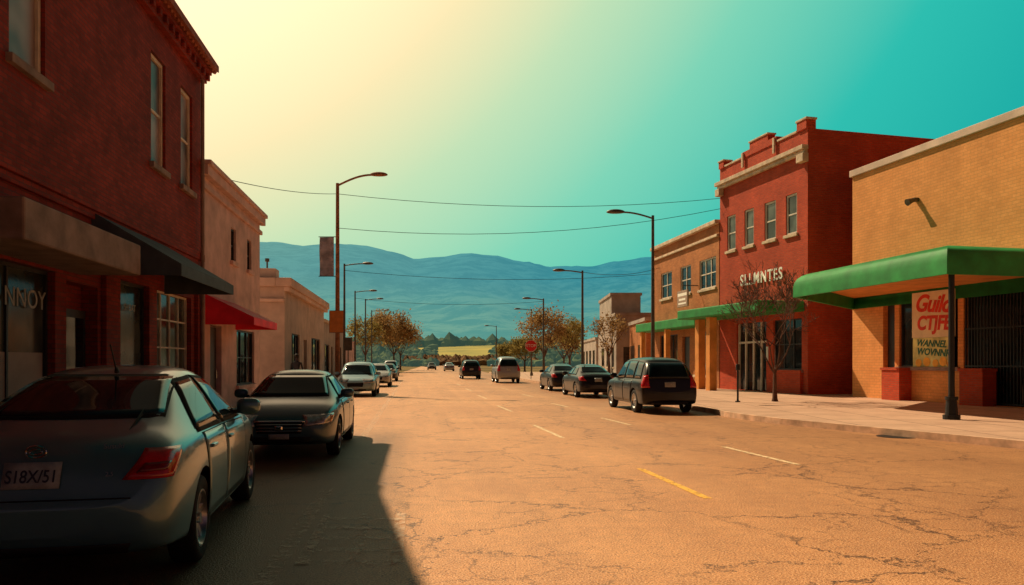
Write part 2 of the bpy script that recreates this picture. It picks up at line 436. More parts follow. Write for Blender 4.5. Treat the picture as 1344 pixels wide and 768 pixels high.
for o in gr[:3]: window(e, *o, y=.15, cols=max(1, round((o[1]-o[0])/1.25)), rows=1, fm='frame_dark', sill='stone_dark', glass='glass_lit')
window(e, *gr[3], y=.15, cols=4, rows=4, fm='frame_white', sill='stone_dark', glass='glass_lit', fw=.05)
MB().box(gr[1][0]+1.6, gr[1][1]-.1, .155, .169, gr[1][2]+.1, gr[1][2]+1.2).make('window_display', 'stucco_grey', e)
o = dr[0]
d = MB().box(o[0]+.05, o[1]-.05, .2, .25, o[2], o[3]-.45).make('door', 'frame_dark', e)
MB().box(o[0]+.18, o[1]-.18, .185, .198, o[2]+.3, o[3]-.6).make('window', 'glass', d)
MB().cyl((o[1]-.15, .15, 1.0), (o[1]-.15, .15, 1.3), .015).make('handle', 'chrome', d)
m = MB()
m.box(0, L, -.12, -.003, 4.25, 4.45).box(0, L, -.07, -.003, 4.10, 4.247).make('belt_course', 'brick_dark', e, bev=.01)
for (a, b) in ((U(8.3, Y0), U(8.85, Y0)), (U(14.55, Y0), U(15.25, Y0)), (U(20.7, Y0), L)): MB().box(a, b, -.10, -.003, 0, 4.08).make('pier', 'brick_dark', e, bev=.01)
m = MB(); m.box(-.1, L+.1, -.28, -.003, 9.5, 9.62).box(-.1, L+.05, -.16, -.003, 9.25, 9.498)
i = 0
while i*.45 < L: m.box(i*.45, i*.45+.16, -.24, -.164, 9.33, 9.498); i += 1
m.make('cornice', 'brick_dark', e, bev=.01)
m = MB(); i = 0
while i*.24 < L+.1:
    u = i*.24; m.cyl((u+.1, -.38, 9.64), (u+.1, .1, 9.86), .085, .085, n=8); i += 1
m.box(-.1, L+.1, -.435, .4, 9.622, 9.70); m.make('roof_tiles', 'tile', e)
MB().box(-.1, L+.1, -.47, -.436, 9.60, 9.77).make('eave_shadow_strip', 'tile', e)  # strip added along the eave to straighten its cast shadow
# added out-of-view wedge, climbing towards the near end to slant the road's shadow edge
MB().vprism([(-.1, 9.96), (U(16.0, Y0), 9.96), (U(12.0, Y0), 11.15), (U(7.0, Y0), 12.6), (-.1, 12.6)], -.42, -.1).make('parapet', 'brick_dark', e)  # upper part of the added out-of-view shadow wedge
MB().box(-.1, U(16.6, Y0), -.42, .2, 9.705, 9.958).make('shadow_wedge_base', 'brick_dark', e)  # lower part of the same added shadow wedge
MB().box(U(9.5, Y0), U(13.6, Y0), -1.05, -.003, 3.15+zo, 3.70+zo).make('canopy', 'stone_dark', e, bev=.03)
def awning(par, a, b, zt, zb, out, mat, val=.22, name='awning'):
    m = MB(); t = .02
    m.q([(a,-.005,zt),(b,-.005,zt),(b,-out,zb),(a,-out,zb)], True); m.q([(a,-.005,zt-t),(b,-.005,zt-t),(b,-out,zb-t),(a,-out,zb-t)])
    m.q([(a,-out,zb),(b,-out,zb),(b,-out,zb-val),(a,-out,zb-val)], True); m.q([(a,-out+t,zb-t),(b,-out+t,zb-t),(b,-out+t,zb-val),(a,-out+t,zb-val)])
    for u in (a, b):
        m.q([(u,-.005,zt),(u,-out,zb),(u,-out,zb-val),(u,-.005,zb-val)])
    return m.make(name, mat, par)
awning(e, U(14.1, Y0), U(18.2, Y0), 4.25, 3.30, 1.6, 'blue_canvas')
text('NNOY', .42, (U(11.95, Y0), .10, 2.58+zo), (math.pi/2, 0, 0), 'window_letter', 'shop_lettering', e, .004, space=1.05)
text('SHOAT', .2, (U(16.3, Y0), .10, 2.75+zo), (math.pi/2, 0, 0), 'window_letter', 'shop_lettering', e, .004)
MB().cyl((U(20.9, Y0), -.16, 0), (U(20.9, Y0), -.16, 9.2), .05).make('downpipe', 'stone_dark', e)

# pink building
Y0 = 21.32
e = empty('stucco_building', (-6-.127*Y0, Y0, .14), ROTL, 'two-storey pinkish stucco building with a red awning', 'building')
L = U(29.4, Y0)
up = [W(24.8, 25.5, 4.9, 6.0), W(27.2, 27.9, 4.9, 6.0)]
gr = [W(22.3, 23.6, .16, 2.7), W(25.6, 28.4, .8, 2.7)]
MB().wall(0, L, 0, 7.0, up+gr, rev=.25).shell(0, L, 0, 7.0, 12).make('wall', 'stucco_pink', e)
for o in up: window(e, *o, y=.1, fm='frame_dark', sill='stucco_pink')
window(e, *gr[1], y=.1, cols=3, rows=2, fm='frame_dark', sill='stucco_pink')
d = MB().box(gr[0][0]+.05, gr[0][1]-.05, .15, .2, .02, gr[0][3]-.05).make('door', 'frame_dark', e)
MB().cyl((gr[0][1]-.2, .1, .95), (gr[0][1]-.2, .1, 1.2), .015).make('handle', 'chrome', d)
MB().box(-0, L+.12, -.2, -.003, 6.72, 7.0).box(0, L+.15, -.28, .32, 7.002, 7.14).box(0, L+.05, -.1, -.003, 6.35, 6.5).make('cornice', 'stucco_pink', e, bev=.02)
awning(e, U(21.75, Y0), U(25.4, Y0), 3.4, 2.75, 1.35, 'red_canvas')
MB().cyl((U(26.0, Y0), .6, 6.9), (U(26.0, Y0), .6, 7.75), .03).make('mast', 'galv', e)

# beige building
Y0 = 35
e = empty('stucco_building', (-6-.127*Y0, Y0, .14), ROTL, 'low beige stucco building with a moulded cornice', 'building')
L = U(50, Y0)
gr = [W(37, 39.5, .8, 3.0), W(41, 42.2, .16, 2.8), W(44, 48, .8, 3.0)]
MB().wall(0, L, 0, 5.2, gr, rev=.25).shell(0, L, 0, 5.2, 9).make('wall', 'stucco_beige', e)
for o in (gr[0], gr[2]): window(e, *o, y=.1, cols=3, rows=1, fm='frame_dark')
MB().box(gr[1][0]+.03, gr[1][1]-.03, .15, .2, .02, gr[1][3]-.03).make('door', 'frame_dark', e)
MB().box(-.25, L+.1, -.25, -.003, 4.7, 4.9).box(-.35, L+.15, -.35, .35, 4.902, 5.3).box(-.35, -.003, .352, 9, 4.902, 5.3).box(-.2, -.003, .0, 9, 4.2, 4.35).make('cornice', 'stucco_white', e, bev=.03)
MB().box(-.02, .9, .4, 2.0, 5.302, 5.75).make('parapet_block', 'stucco_beige', e, bev=.02)
MB().cyl((1.2, 1, 5.25), (1.2, 1, 6.2), .04).cyl((1.2, 1, 6.2), (1.2, 1, 6.35), .10).make('vent_pipe', 'galv', e)
Y0 = 52
e = empty('stucco_building', (-6.3-.127*Y0, Y0, .14), ROTL, 'small grey-beige flat-roofed shop with dark windows', 'building')
L = 16
gr = [(1, 4, .7, 2.7), (5, 6.2, .02, 2.6), (8, 13, .7, 2.7)]
MB().wall(0, L, 0, 4.2, gr, rev=.25).shell(0, L, 0, 4.2, 8).make('wall', 'stucco_grey', e)
for o in (gr[0], gr[2]): window(e, *o, y=.1, cols=3, rows=1, fm='frame_dark')
MB().box(5.03, 6.17, .15, .2, .02, 2.57).make('door', 'frame_dark', e)
MB().box(-.1, L+.1, -.15, .3, 4.202, 4.4).make('coping', 'stone', e)

# ------------------------------------------------------------------ right side buildings
def Rb(name, p0, p1, label):
    p0 = Vector(p0); p1 = Vector(p1); d = (p1-p0).normalized()
    return empty(name, (p0.x, p0.y, .14), math.atan2(d.y, d.x), label, 'building'), (p1-p0).length
e, L = Rb('brick_building', (14.3, 32), (14.3+.225*16, 16), 'single-storey orange-tan building with a wide green canopy')
ops = [(1.85, 2.5, .02, 3.7), (2.75, 5.6, 1.28, 4.05), (5.85, 9.8, .02, 3.95), (10.6, 14, .9, 3.95)]
MB().wall(0, L, 0, 9.2, ops, rev=.3).shell(0, L, 0, 9.2, 22, 8.8).make('wall', 'brick_orange', e)
MB().box(-.08, L+.1, -.10, .42, 9.202, 9.48).make('coping', 'stucco_white', e, bev=.02)
MB().box(1.88, 2.47, .2, .26, .02, 3.68).make('door', 'frame_dark', e)
window(e, *ops[1], y=.12, cols=3, rows=1, fm='frame_dark', sill='stone_dark')
window(e, *ops[3], y=.12, cols=3, rows=1, fm='frame_dark', sill='stone_dark')
MB().box(ops[2][0], ops[2][1], .24, .28, ops[2][2], ops[2][3]-.01).make('door', 'glass', e)
bars(e, ops[2][0]+.05, ops[2][1]-.05, .04, 3.9, .05, 30)
poster = MB().box(3.45, 5.5, -.03, -.004, 2.35, 4.03).make('poster', 'poster_cream', e)
text('Guild', .86, (4.45, -.036, 3.55), (math.pi/2, .08, 0), 'poster_red', 'lettering', poster, .004, bold=.028, shear=.3, space=.95, sx=.95)
text('CTJFE', .70, (4.5, -.036, 2.85), (math.pi/2, .03, 0), 'poster_red', 'lettering', poster, .004, bold=.028, shear=.15, sx=.9)
poster = MB().box(3.5, 5.45, -.035, -.004, 1.22, 2.345).make('poster', 'poster_green', e)
text('WANNEL', .34, (4.4, -.04, 2.12), (math.pi/2, .06, 0), 'poster_teal', 'lettering', poster, .004, bold=.010, shear=.3)
text('WOVNNR', .34, (4.5, -.04, 1.80), (math.pi/2, .06, 0), 'poster_teal', 'lettering', poster, .004, bold=.012, shear=.2)
m = MB()
for cx, cz, rr in ((3.8, 1.42, .15), (4.2, 1.46, .17), (4.62, 1.41, .14), (4.98, 1.47, .17), (5.25, 1.38, .1)): m.cyl((cx, -.048, cz), (cx, -.038, cz), rr, n=14)
m.make('painted_fruit', 'poster_yellow', poster)
for a in (2.45, 6.25):
    MB().box(a, a+.95, -.55, -.004, .0, 1.15).box(a-.04, a+.99, -.59, -.004, 1.152, 1.24).make('brick_pier', 'brick_red', e)
poly = [(0, -.005), (4.8, -5.9), (11.9, -6.2), (11.9, -.005)]
def inset(poly, d):
    out = []
    for p in poly:
        if p[1] > -.1: out.append((p[0]+(d if p[0] < 1 else -d), p[1]))
        else: out.append((p[0]+(d*.9 if p[0] < 6 else -d), p[1]+d))
    return out
m = MB(); zl = [(4.14, .10), (3.66, .10), (3.66, 0), (4.0, 0), (4.15, .03), (4.27, .09), (4.36, .19), (4.43, .34), (4.47, .6)]
rings = []
for z, dd in zl:
    b = len(m.v); m.v += [(x, y, z) for x, y in inset(poly, dd)]; rings.append(b)
for a, b in zip(rings[:-1], rings[1:]):
    for i in range(4): j = (i+1) % 4; m.f.append([a+i, a+j, b+j, b+i])
m.f.append([rings[-1]+i for i in range(4)])
m.make('canopy', 'green', e, smooth=True)
MB().prism(inset(poly, .11), 4.12, 4.135).make('soffit', 'orange_plain', e)
pm = MB().cyl((11.72, -5.9, 0), (11.72, -5.9, 4.1), .075, .07, n=16).cyl((11.72, -5.9, 0), (11.72, -5.9, .12), .2, n=16).cyl((11.72, -5.9, .12), (11.72, -5.9, .5), .15, .12, n=16).cyl((11.72, -5.9, .5), (11.72, -5.9, .58), .15, n=16)
pm.make('post', 'black', e)
MB().box(3.62, 3.78, -.2, -.004, 7.42, 7.56).cyl((3.7, -.15, 7.5), (3.7, -.45, 7.38), .07, .13, n=14).make('wall_lamp', 'galv', e)

# B : red brick
e, L = Rb('brick_building', (11.3, 41.4), (13.2, 34), 'tall red brick shop building with stepped parapet and white lettering')
ups = [(.75, 1.6, 7.35, 9.2), (2.45, 3.3, 7.35, 9.2), (4.25, 5.2, 7.35, 9.2), (6.0, 6.85, 7.35, 9.2)]
lows = [(1.7, 4.4, .02, 3.45), (5.0, 7.2, 1.1, 3.45)]
MB().wall(0, L, 0, 11.9, ups+lows, rev=.3).shell(0, L, 0, 11.9, 16, 11.4).make('wall', 'brick_red', e)
for o in ups: window(e, *o, y=.08, rows=2, fm='frame_white', sill='stone', fw=.09, glass='glass_lit')
window(e, *lows[1], y=.12, cols=3, rows=2, fm='frame_dark', sill='stone_dark')
w = MB().box(1.72, 4.38, .2, .25, .04, 3.43).make('door', 'glass', e)
m = MB()
for u in (1.7, 2.35, 3.05, 3.75, 4.32): m.box(u, u+.08, .1, .19, .02, 3.44)
m.box(1.78, 4.3, .11, .18, 2.4, 2.5).make('frame', 'frame_white', w)
MB().box(0, .5, -.08, .42, 11.902, 12.25).make('parapet', 'brick_red', e)
MB().box(L-.7, L, -.08, .42, 11.902, 12.3).make('parapet', 'brick_red', e)
MB().box(2.3, 5.3, -.05, .36, 11.902, 12.2).box(3.0, 4.6, -.05, .36, 12.202, 12.5).make('parapet', 'brick_red', e)
m = MB(); m.box(-.05, L+.05, -.32, -.003, 10.95, 11.15).box(0, L, -.18, -.003, 10.78, 10.948)
m.box(-.05, .55, -.12, .46, 12.252, 12.33).box(L-.75, L+.05, -.12, .46, 12.302, 12.4).box(2.95, 4.65, -.1, .4, 12.502, 12.58)
m.box(.552, 2.25, -.06, .34, 11.902, 12.0).box(5.35, L-.755, -.06, .34, 11.902, 12.0)
m.box(2.35, 2.5, -.14, -.052, 11.4, 12.15).box(5.1, 5.25, -.14, -.052, 11.4, 12.15)
m.make('cornice', 'stone', e, bev=.015)
MB().box(L-.45, L+.06, -.30, -.003, 10.4, 10.777).make('bracket', 'stone', e, bev=.02)
MB().box(-.02, .4, -.30, -.003, 10.4, 10.777).make('bracket', 'stone', e, bev=.02)
text('SLLMNTES', .80, (4.05, -.09, 5.6), (math.pi/2, 0, 0), 'white_letter', 'shop_lettering', e, .02, bold=.012, sx=.86, space=1.22)
MB().box(4.75, 7.3, -.16, -.004, 0, 1.08).make('bulkhead', 'brick_red', e)
MB().box(-.3, L-.2, -2.4, -.005, 3.72, 4.2).make('canopy', 'green', e, bev=.06)
for a in ((0, .42, -1.5, -1.1), (2.1, 2.5, -2.0, -1.6)): MB().box(*a, 0, 3.718).make('column', 'orange_plain', e, bev=.01)
MB().box(4.45, 4.6, -.04, -.004, 1.5, 2.2).make('notice', 'sign_white', e)

# C : tan brick
e, L = Rb('brick_building', (9.7, 52), (11.28, 41.5), 'two-storey orange-brown brick building with pale cornice and small windows')
ups = [(1.4, 3.4, 5.6, 7.3), (4.9, 6.6, 5.6, 7.3), (7.9, 10.2, 5.6, 7.3)]
lows = [(1.2, 4.4, .7, 3.2), (5.2, 6.4, .02, 3.0), (7.2, 9.8, .7, 3.2)]
MB().wall(0, L, 0, 9.0, ups+lows, rev=.3).shell(0, L, 0, 9.0, 14, 8.6).make('wall', 'brick_tan', e)
for o in ups: window(e, *o, y=.08, cols=3 if o[1]-o[0] > 2.1 else 2, rows=2, fm='frame_white', sill='stone', fw=.08)
for o in (lows[0], lows[2]): window(e, *o, y=.12, cols=3, rows=1, fm='frame_dark')
MB().box(5.23, 6.37, .15, .2, .02, 2.97).make('door', 'frame_dark', e)
MB().box(-.15, L, -.25, .35, 9.002, 9.22).box(-.05, L, -.14, -.003, 8.3, 8.45).make('cornice', 'stone', e, bev=.02)
MB().box(-.2, L-.4, -1.25, -.005, 3.45, 4.0).make('canopy', 'green', e, bev=.05)
for u in (.3, 5.0): MB().box(u, u+.3, -1.1, -.8, 0, 3.448).make('column', 'orange_plain', e)
s = MB().box(6.9, 8.5, -.98, -.88, 4.65, 5.6).make('hanging_sign', 'sign_brown', e, bev=.02)
MB().box(7.0, 8.4, -.985, -.981, 5.28, 5.45).box(7.2, 8.2, -.985, -.981, 5.02, 5.14).box(7.1, 8.3, -.985, -.981, 4.8, 4.9).make('sign_print', 'white_letter', s)
MB().cyl((7.7, -.93, 5.6), (7.7, -.93, 5.9), .02).cyl((7.7, -.93, 5.9), (7.7, 0, 5.9), .025).make('bracket', 'black', s)

def simple(nm, x0, x1, y0, y1, h, mat, label, wins, corn='stone'):
    e = empty(nm, (x0, y0, .14), 0, label, 'building')
    w = x1-x0; n = wins; ops = []
    for i in range(n):
        a = w*(i+.25)/n; ops.append((a, a+w*.45/n, 1.0, min(2.8, h-.8)))
    MB().wall(0, w, 0, h, ops, rev=.2).shell(0, w, 0, h, y1-y0, h-.3).make('wall', mat, e)
    for o in ops: window(e, *o, y=.08, cols=1, rows=1, fm='frame_dark', sill=None)
    MB().box(-.12, w+.12, -.12, .32, h+.002, h+.25).box(-.12, -.002, .322, y1-y0, h-.02, h+.25).make('coping', corn, e)
    k = int((y1-y0)/4)
    for i in range(k):
        b = 1.5+i*4
        ww = MB().box(-.03, -.004, b, b+2, 1.0, min(2.8, h-.8)).make('window', 'glass', e)
        MB().box(-.06, -.004, b-.1, b+2.1, .85, .98).make('sill', 'stone', ww)
    return e
simple('brick_building', 10.2, 19, 58, 66, 4.6, 'brick_tan', 'low brown brick building with a pale coping', 3, 'stucco_grey')
simple('stucco_building', 9.3, 17, 68, 82, 5.6, 'stucco_grey', 'grey-tan stucco building with a flat roof', 3, 'stucco_grey')
simple('stucco_building', 9.2, 11.9, 70.5, 80, 7.6, 'stucco_grey', 'narrow grey-tan block rising behind the shops', 1, 'stucco_grey')
simple('brick_building', 9.5, 20, 86, 104, 4.0, 'stucco_grey', 'low grey-tan warehouse with a flat roof', 4, 'stucco_grey')
simple('stucco_building', -32, -24.5, 84, 96, 4.0, 'stucco_beige', 'low beige roadside building with dark windows', 3)
simple('stucco_building', -21.5, -16.5, 72, 80, 3.6, 'stucco_pink', 'small pink flat-roofed building', 2)

# ------------------------------------------------------------------ cars
SEDAN = dict(L=4.62, st=[
 (0.00,.42,.56,.60,.56,.48),(0.04,.32,.62,.68,.71,.60),(0.12,.27,.80,.92,.80,.65),(0.23,.25,.91,1.05,.845,.68),(0.60,.22,.95,1.105,.88,.67),
 (0.95,.21,.965,1.25,.888,.62),(1.40,.20,.97,1.43,.89,.575),(1.95,.20,.97,1.51,.89,.57),(2.45,.20,.96,1.50,.89,.57),(2.80,.20,.95,1.43,.89,.575),
 (3.50,.20,.93,1.03,.885,.70),(4.00,.22,.86,.95,.865,.66),(4.36,.25,.77,.84,.79,.60),(4.55,.30,.66,.72,.69,.54),(4.62,.40,.56,.60,.56,.45)],
 axles=(.98, 3.68), R=.33,
 ws=(2.86,1.05,1.39,.64,.50), rw=(1.14,1.40,.62,.50),
 side=[((1.02,1.01),(1.98,1.01),(1.98,1.38),(1.50,1.35)), ((2.06,1.01),(3.10,1.0),(2.68,1.35),(2.06,1.38))],
 doors=[((1.20,.30),(2.02,.30),(2.02,.97),(1.10,.97)), ((2.03,.30),(3.12,.30),(3.20,.95),(2.03,.97))],
 tl=(.76,.94,1.0), hl=(.61,.76), gr=(.47,.65), lp=.80, mir=(3.0,1.02))
SUV = dict(L=4.7, st=[
 (0.00,.44,.62,.68,.74,.66),(0.05,.32,.90,.98,.85,.77),(0.11,.28,1.00,1.25,.885,.74),(0.32,.26,1.04,1.66,.91,.66),(0.75,.25,1.05,1.77,.92,.69),
 (1.70,.25,1.04,1.80,.92,.70),(2.60,.25,1.03,1.78,.92,.69),(2.95,.25,1.02,1.70,.92,.66),
 (3.62,.25,1.00,1.10,.92,.74),(4.20,.27,.95,1.02,.90,.70),(4.52,.30,.85,.92,.83,.64),(4.66,.36,.70,.76,.74,.58),(4.70,.44,.58,.62,.66,.52)],
 axles=(.90, 3.75), R=.37,
 ws=(3,1.12,1.62,.70,.56), rw=(1.12,1.60,.66,.56),
 side=[((.38,1.12),(1.02,1.12),(1.02,1.62),(.55,1.60)), ((1.12,1.12),(2.05,1.12),(2.05,1.66),(1.12,1.64)), ((2.13,1.12),(3.25,1.10),(2.80,1.60),(2.13,1.66))],
 doors=[((1.30,.36),(2.08,.36),(2.08,1.05),(1.10,1.05)), ((2.09,.36),(3.18,.36),(3.25,1.04),(2.09,1.05))],
 tl=(.82,1.12,1.0), hl=(.72,.90), gr=(.52,.74), lp=.92, mir=(3.1,1.12))
WHEELS = {}
def wheel_meshes(R, det):
    if (R, det) in WHEELS: return WHEELS[(R, det)]
    k = R
    ty = MB().lathe([(-.09, .63*k), (-.10, .72*k), (-.105, .86*k), (-.095, .95*k), (-.07, k), (.07, k), (.095, .95*k), (.105, .86*k), (.10, .72*k), (.09, .63*k)], n=40 if det else 20)
    rm = MB().lathe([(-.05, .05*k), (-.05, .62*k), (.085, .66*k), (.095, .66*k), (.095, .62*k), (.06, .58*k), (.03, .50*k)], n=40 if det else 20)
    ns = 10 if det else 5
    for i in range(ns):
        t = 2*math.pi*i/ns; c, s_ = math.cos(t), math.sin(t); w = .02 if det else .035
        a = [(.05, -w*1.4, .08*k), (.05, w*1.4, .08*k), (.07, w, .60*k), (.07, -w, .60*k)]
        pts = []
        for x, y, z in a: pts.append((x, y*c-z*s_, y*s_+z*c))
        rm.q(pts); rm.q([(x-.03, y, z) for x, y, z in pts], True)
        for q1, q2 in ((0, 3), (1, 2)):
            rm.q([pts[q1], pts[q2], (pts[q2][0]-.03,)+pts[q2][1:], (pts[q1][0]-.03,)+pts[q1][1:]])
    rm.cyl((.02, 0, 0), (.085, 0, 0), .14*k, .12*k, n=20)
    to = ty.make('tyre', 'tyre', None, True); ro = rm.make('rim', 'rim', None, True)
    r_ = (to.data, ro.data)
    for o in (to, ro): bpy.data.objects.remove(o)
    WHEELS[(R, det)] = r_
    return r_
def car(sp, loc, head, col, label, cat, det=False, name='parked_car', sc=1., group=None, hscale=1.0, plate='', wscale=1.0):
    Ln = sp['L']; rot = math.atan2(-head[0], head[1])
    root = empty(name, (loc[0], loc[1], 0), rot, label, cat, group); root.scale = (sc*wscale, sc, sc*hscale)
    st = sp['st']
    bm = bmesh.new(); rings = []
    for (s, zb, zs, zt, w, wt) in st:
        y = s-Ln/2; dz = zs-zb; dt = zt-zs
        half = [(0, zb), (.80*w, zb), (.955*w, zb+.05), (.995*w, zb+.32*dz), (w, zb+.70*dz), (.97*w, zs-.02), (.91*w, zs+.02+min(.02, dt*.2)), (wt, zt-.17*dt-.01), (.74*wt, zt-.012), (0, zt)]
        R_ = [bm.verts.new((x, y, z)) for x, z in half]
        L_ = [R_[0]]+[bm.verts.new((-x, y, z)) for x, z in half[1:-1]]+[R_[9]]
        rings.append((R_, L_))
    for (R0, L0), (R1, L1) in zip(rings[:-1], rings[1:]):
        for i in range(9):
            bm.faces.new((R0[i], R0[i+1], R1[i+1], R1[i])[::-1]); bm.faces.new((L0[i], L0[i+1], L1[i+1], L1[i]))
    for k in (0, -1):
        R0, L0 = rings[k]
        for i in range(9):
            f = []
            for v in (R0[i], R0[i+1], L0[i+1], L0[i]):
                if v not in f: f.append(v)
            bm.faces.new(f)
    bmesh.ops.recalc_face_normals(bm, faces=bm.faces)
    cl = bm.edges.layers.float.new('crease_edge')
    for (R0, L0), (R1, L1) in zip(rings[:-1], rings[1:]):
        for A, B_ in ((R0, R1), (L0, L1)):
            for i, c in ((5, .2), (6, .4), (7, .15), (2, .4)):
                ed = bm.edges.get((A[i], B_[i]))
                if ed: ed[cl] = c
    me = bpy.data.meshes.new('body'); bm.to_mesh(me); bm.free()
    me.materials.append(P[col]); me.materials.append(M['liner'])
    ob = bpy.data.objects.new('tmpbody', me); COL.objects.link(ob)
    ss = ob.modifiers.new('s', 'SUBSURF'); ss.levels = 3 if det else 2; ss.render_levels = ss.levels
    cut = MB(); wmax = max(q[4] for q in st)
    for a in sp['axles']:
        for sg in (-1, 1): cut.cyl((sg*(wmax-.30), a-Ln/2, sp['R']+.01), (sg*(wmax+.3), a-Ln/2, sp['R']+.01), sp['R']+.055, n=40)
    co = cut.make('cut', 'liner'); co.data.materials.clear(); co.data.materials.append(P[col]); co.data.materials.append(M['liner'])
    for p_ in co.data.polygons: p_.material_index = 1
    bo = ob.modifiers.new('b', 'BOOLEAN'); bo.object = co; bo.operation = 'DIFFERENCE'; bo.solver = 'EXACT'
    bpy.context.view_layer.update(); dg = bpy.context.evaluated_depsgraph_get()
    nm = bpy.data.meshes.new_from_object(ob.evaluated_get(dg)); nm.name = 'body'
    bo.show_viewport = False
    bpy.context.view_layer.update(); dg = bpy.context.evaluated_depsgraph_get()
    bvh = BVHTree.FromObject(ob, dg)
    bpy.data.objects.remove(ob); bpy.data.objects.remove(co)
    body = bpy.data.objects.new('body', nm); COL.objects.link(body); body.parent = root
    nm.shade_smooth(); nm.set_sharp_from_angle(angle=math.radians(38))
    hl = Ln/2
    def org(side, a, z):
        if side == 'R': return Vector((3, a-hl, z)), Vector((-1, 0, 0))
        if side == 'L': return Vector((-3, a-hl, z)), Vector((1, 0, 0))
        if side == 'F': return Vector((a, 5, z)), Vector((0, -1, 0))
        if side == 'B': return Vector((a, -5, z)), Vector((0, 1, 0))
        q = .7071; sx = 1 if side[1] == 'R' else -1; sy = -1 if side[0] == 'B' else 1
        c = Vector((sx*.84, sy*(hl-.05), z)); al = Vector((sx*q, -sy*q, 0)); ou = Vector((sx*q, sy*q, 0))
        return c+al*a+ou*3, -ou
    def patch(side, quad, mat, name, off=.005, n=8, m_=5, parent=None):
        mb = MB(); g_ = []
        for i in range(n+1):
            for j in range(m_+1):
                u, v = i/n, j/m_
                a = (quad[0][0]*(1-u)+quad[1][0]*u)*(1-v)+(quad[3][0]*(1-u)+quad[2][0]*u)*v
                z = (quad[0][1]*(1-u)+quad[1][1]*u)*(1-v)+(quad[3][1]*(1-u)+quad[2][1]*u)*v
                o_, d_ = org(side, a, z)
                h = bvh.ray_cast(o_, d_)
                if h[0] is None: h = bvh.find_nearest(o_+d_*3)
                nn = h[1]
                if nn.dot(d_) > 0: nn = -nn
                nn = (nn-d_*.6).normalized()
                g_.append(h[0]+nn*off)
        mb.v = [tuple(x) for x in g_]; k = m_+1
        for i in range(n):
            for j in range(m_): mb.f.append([i*k+j, (i+1)*k+j, (i+1)*k+j+1, i*k+j+1])
        o = mb.make(name, mat, parent or root, smooth=False); o.data.shade_smooth()
        sm = o.modifiers.new('t', 'SOLIDIFY'); sm.thickness = .004; sm.offset = 0
        return o
    def ins(qd, d):
        cx = sum(p[0] for p in qd)/4; cz = sum(p[1] for p in qd)/4
        return [(p[0]+(d if p[0] < cx else -d), p[1]+(d if p[1] < cz else -d)) for p in qd]
    _, z0, z1, wb, wt_ = sp['ws']
    q4 = [(-wb, z0), (wb, z0), (wt_, z1), (-wt_, z1)]
    if det: patch('F', ins(q4, -.02), 'seam', 'window_gasket', .003, 14, 8)
    patch('F', q4, 'carglass', 'windshield', .007, 14, 8)
    z0, z1, wb, wt_ = sp['rw']
    q4 = [(-wb, z0), (wb, z0), (wt_, z1), (-wt_, z1)]
    if det: patch('B', ins(q4, -.02), 'seam', 'window_gasket', .003, 14, 8)
    patch('B', q4, 'carglass', 'rear_window', .007, 14, 8)
    for sd in 'RL':
        for qd in sp['side']:
            if det: patch(sd, ins(qd, -.028), 'seam', 'window_gasket', .003)
            patch(sd, qd, 'carglass', 'side_window', .007)
        if det:
            for qd in sp['doors']:
                patch(sd, ins(qd, -.003), 'seam', 'door_gasket', .0015, 10, 8)
                dp = patch(sd, ins(qd, .004), P[col], 'door', .004, 12, 10)
                hx, hz = qd[0][0]+.16, qd[3][1]-.12
                o_, d_ = org(sd, hx, hz); h = bvh.ray_cast(o_, d_)[0]
                if h: MB().box(h.x-.03, h.x+.03, h.y-.09, h.y+.09, h.z-.014, h.z+.014).make('handle', P[col], dp, bev=.01)
        sg = 1 if sd == 'R' else -1
        my, mz = sp['mir']; hit = bvh.ray_cast(*org(sd, my, mz))[0] or Vector((sg*.85, my-hl, mz))
        b = bmesh.new(); bmesh.ops.create_uvsphere(b, u_segments=16, v_segments=10, radius=1)
        for v in b.verts:
            v.co = Vector((v.co.x*.12, v.co.y*.075, v.co.z*.085))
            v.co.x = math.copysign(abs(v.co.x/.12)**.7*.12, v.co.x); v.co.z = math.copysign(abs(v.co.z/.085)**.7*.085, v.co.z)
            v.co += Vector((sg*(abs(hit.x)+.15), my-hl, mz+.05))
        mm = bpy.data.meshes.new('wing_mirror'); b.to_mesh(mm); b.free(); mm.shade_smooth(); mm.materials.append(P[col])
        mo = bpy.data.objects.new('wing_mirror', mm); COL.objects.link(mo); mo.parent = root
        MB().box(sg*(abs(hit.x)-.03), sg*(abs(hit.x)+.08), my-hl-.03, my-hl+.03, mz-.02, mz+.02).make('mirror_stalk', 'plastic', mo)
        a0, a1, _k = sp['tl']
        if sp is SUV:
            patch('B'+sd, [(-.16, a0), (.10, a0), (.12, a1+.08), (-.08, a1+.10)], 'tail', 'taillight', .008, 6, 6)
        else:
            patch('B'+sd, [(-.20, a0-.0), (.10, a0+.0), (.28, a1+.0), (-.04, a1+.01)], 'tail', 'taillight', .008, 10, 6)
            if det: patch('B'+sd, [(-.13, a0+.04), (.05, a0+.05), (.10, a1-.08), (-.07, a1-.08)], 'tail_dark', 'reflector', .011, 8, 3)
        b0, b1 = sp['hl']
        patch('F'+sd, [(-.36, b0-.03), (.12, b0+.02), (.32, b1+.02), (-.28, b1-.0)], 'head', 'headlight', .008, 10, 5)
        if det: patch('F'+sd, [(.09, b0+.02), (.18, b0+.05), (.28, b1+.01), (.14, b1-.0)], 'amber', 'indicator', .011, 4, 3)
    g0, g1 = sp['gr']
    gq = patch('F', [(-.34, g0), (.34, g0), (.38, g1), (-.38, g1)], 'seam', 'grille', .008, 10, 4)
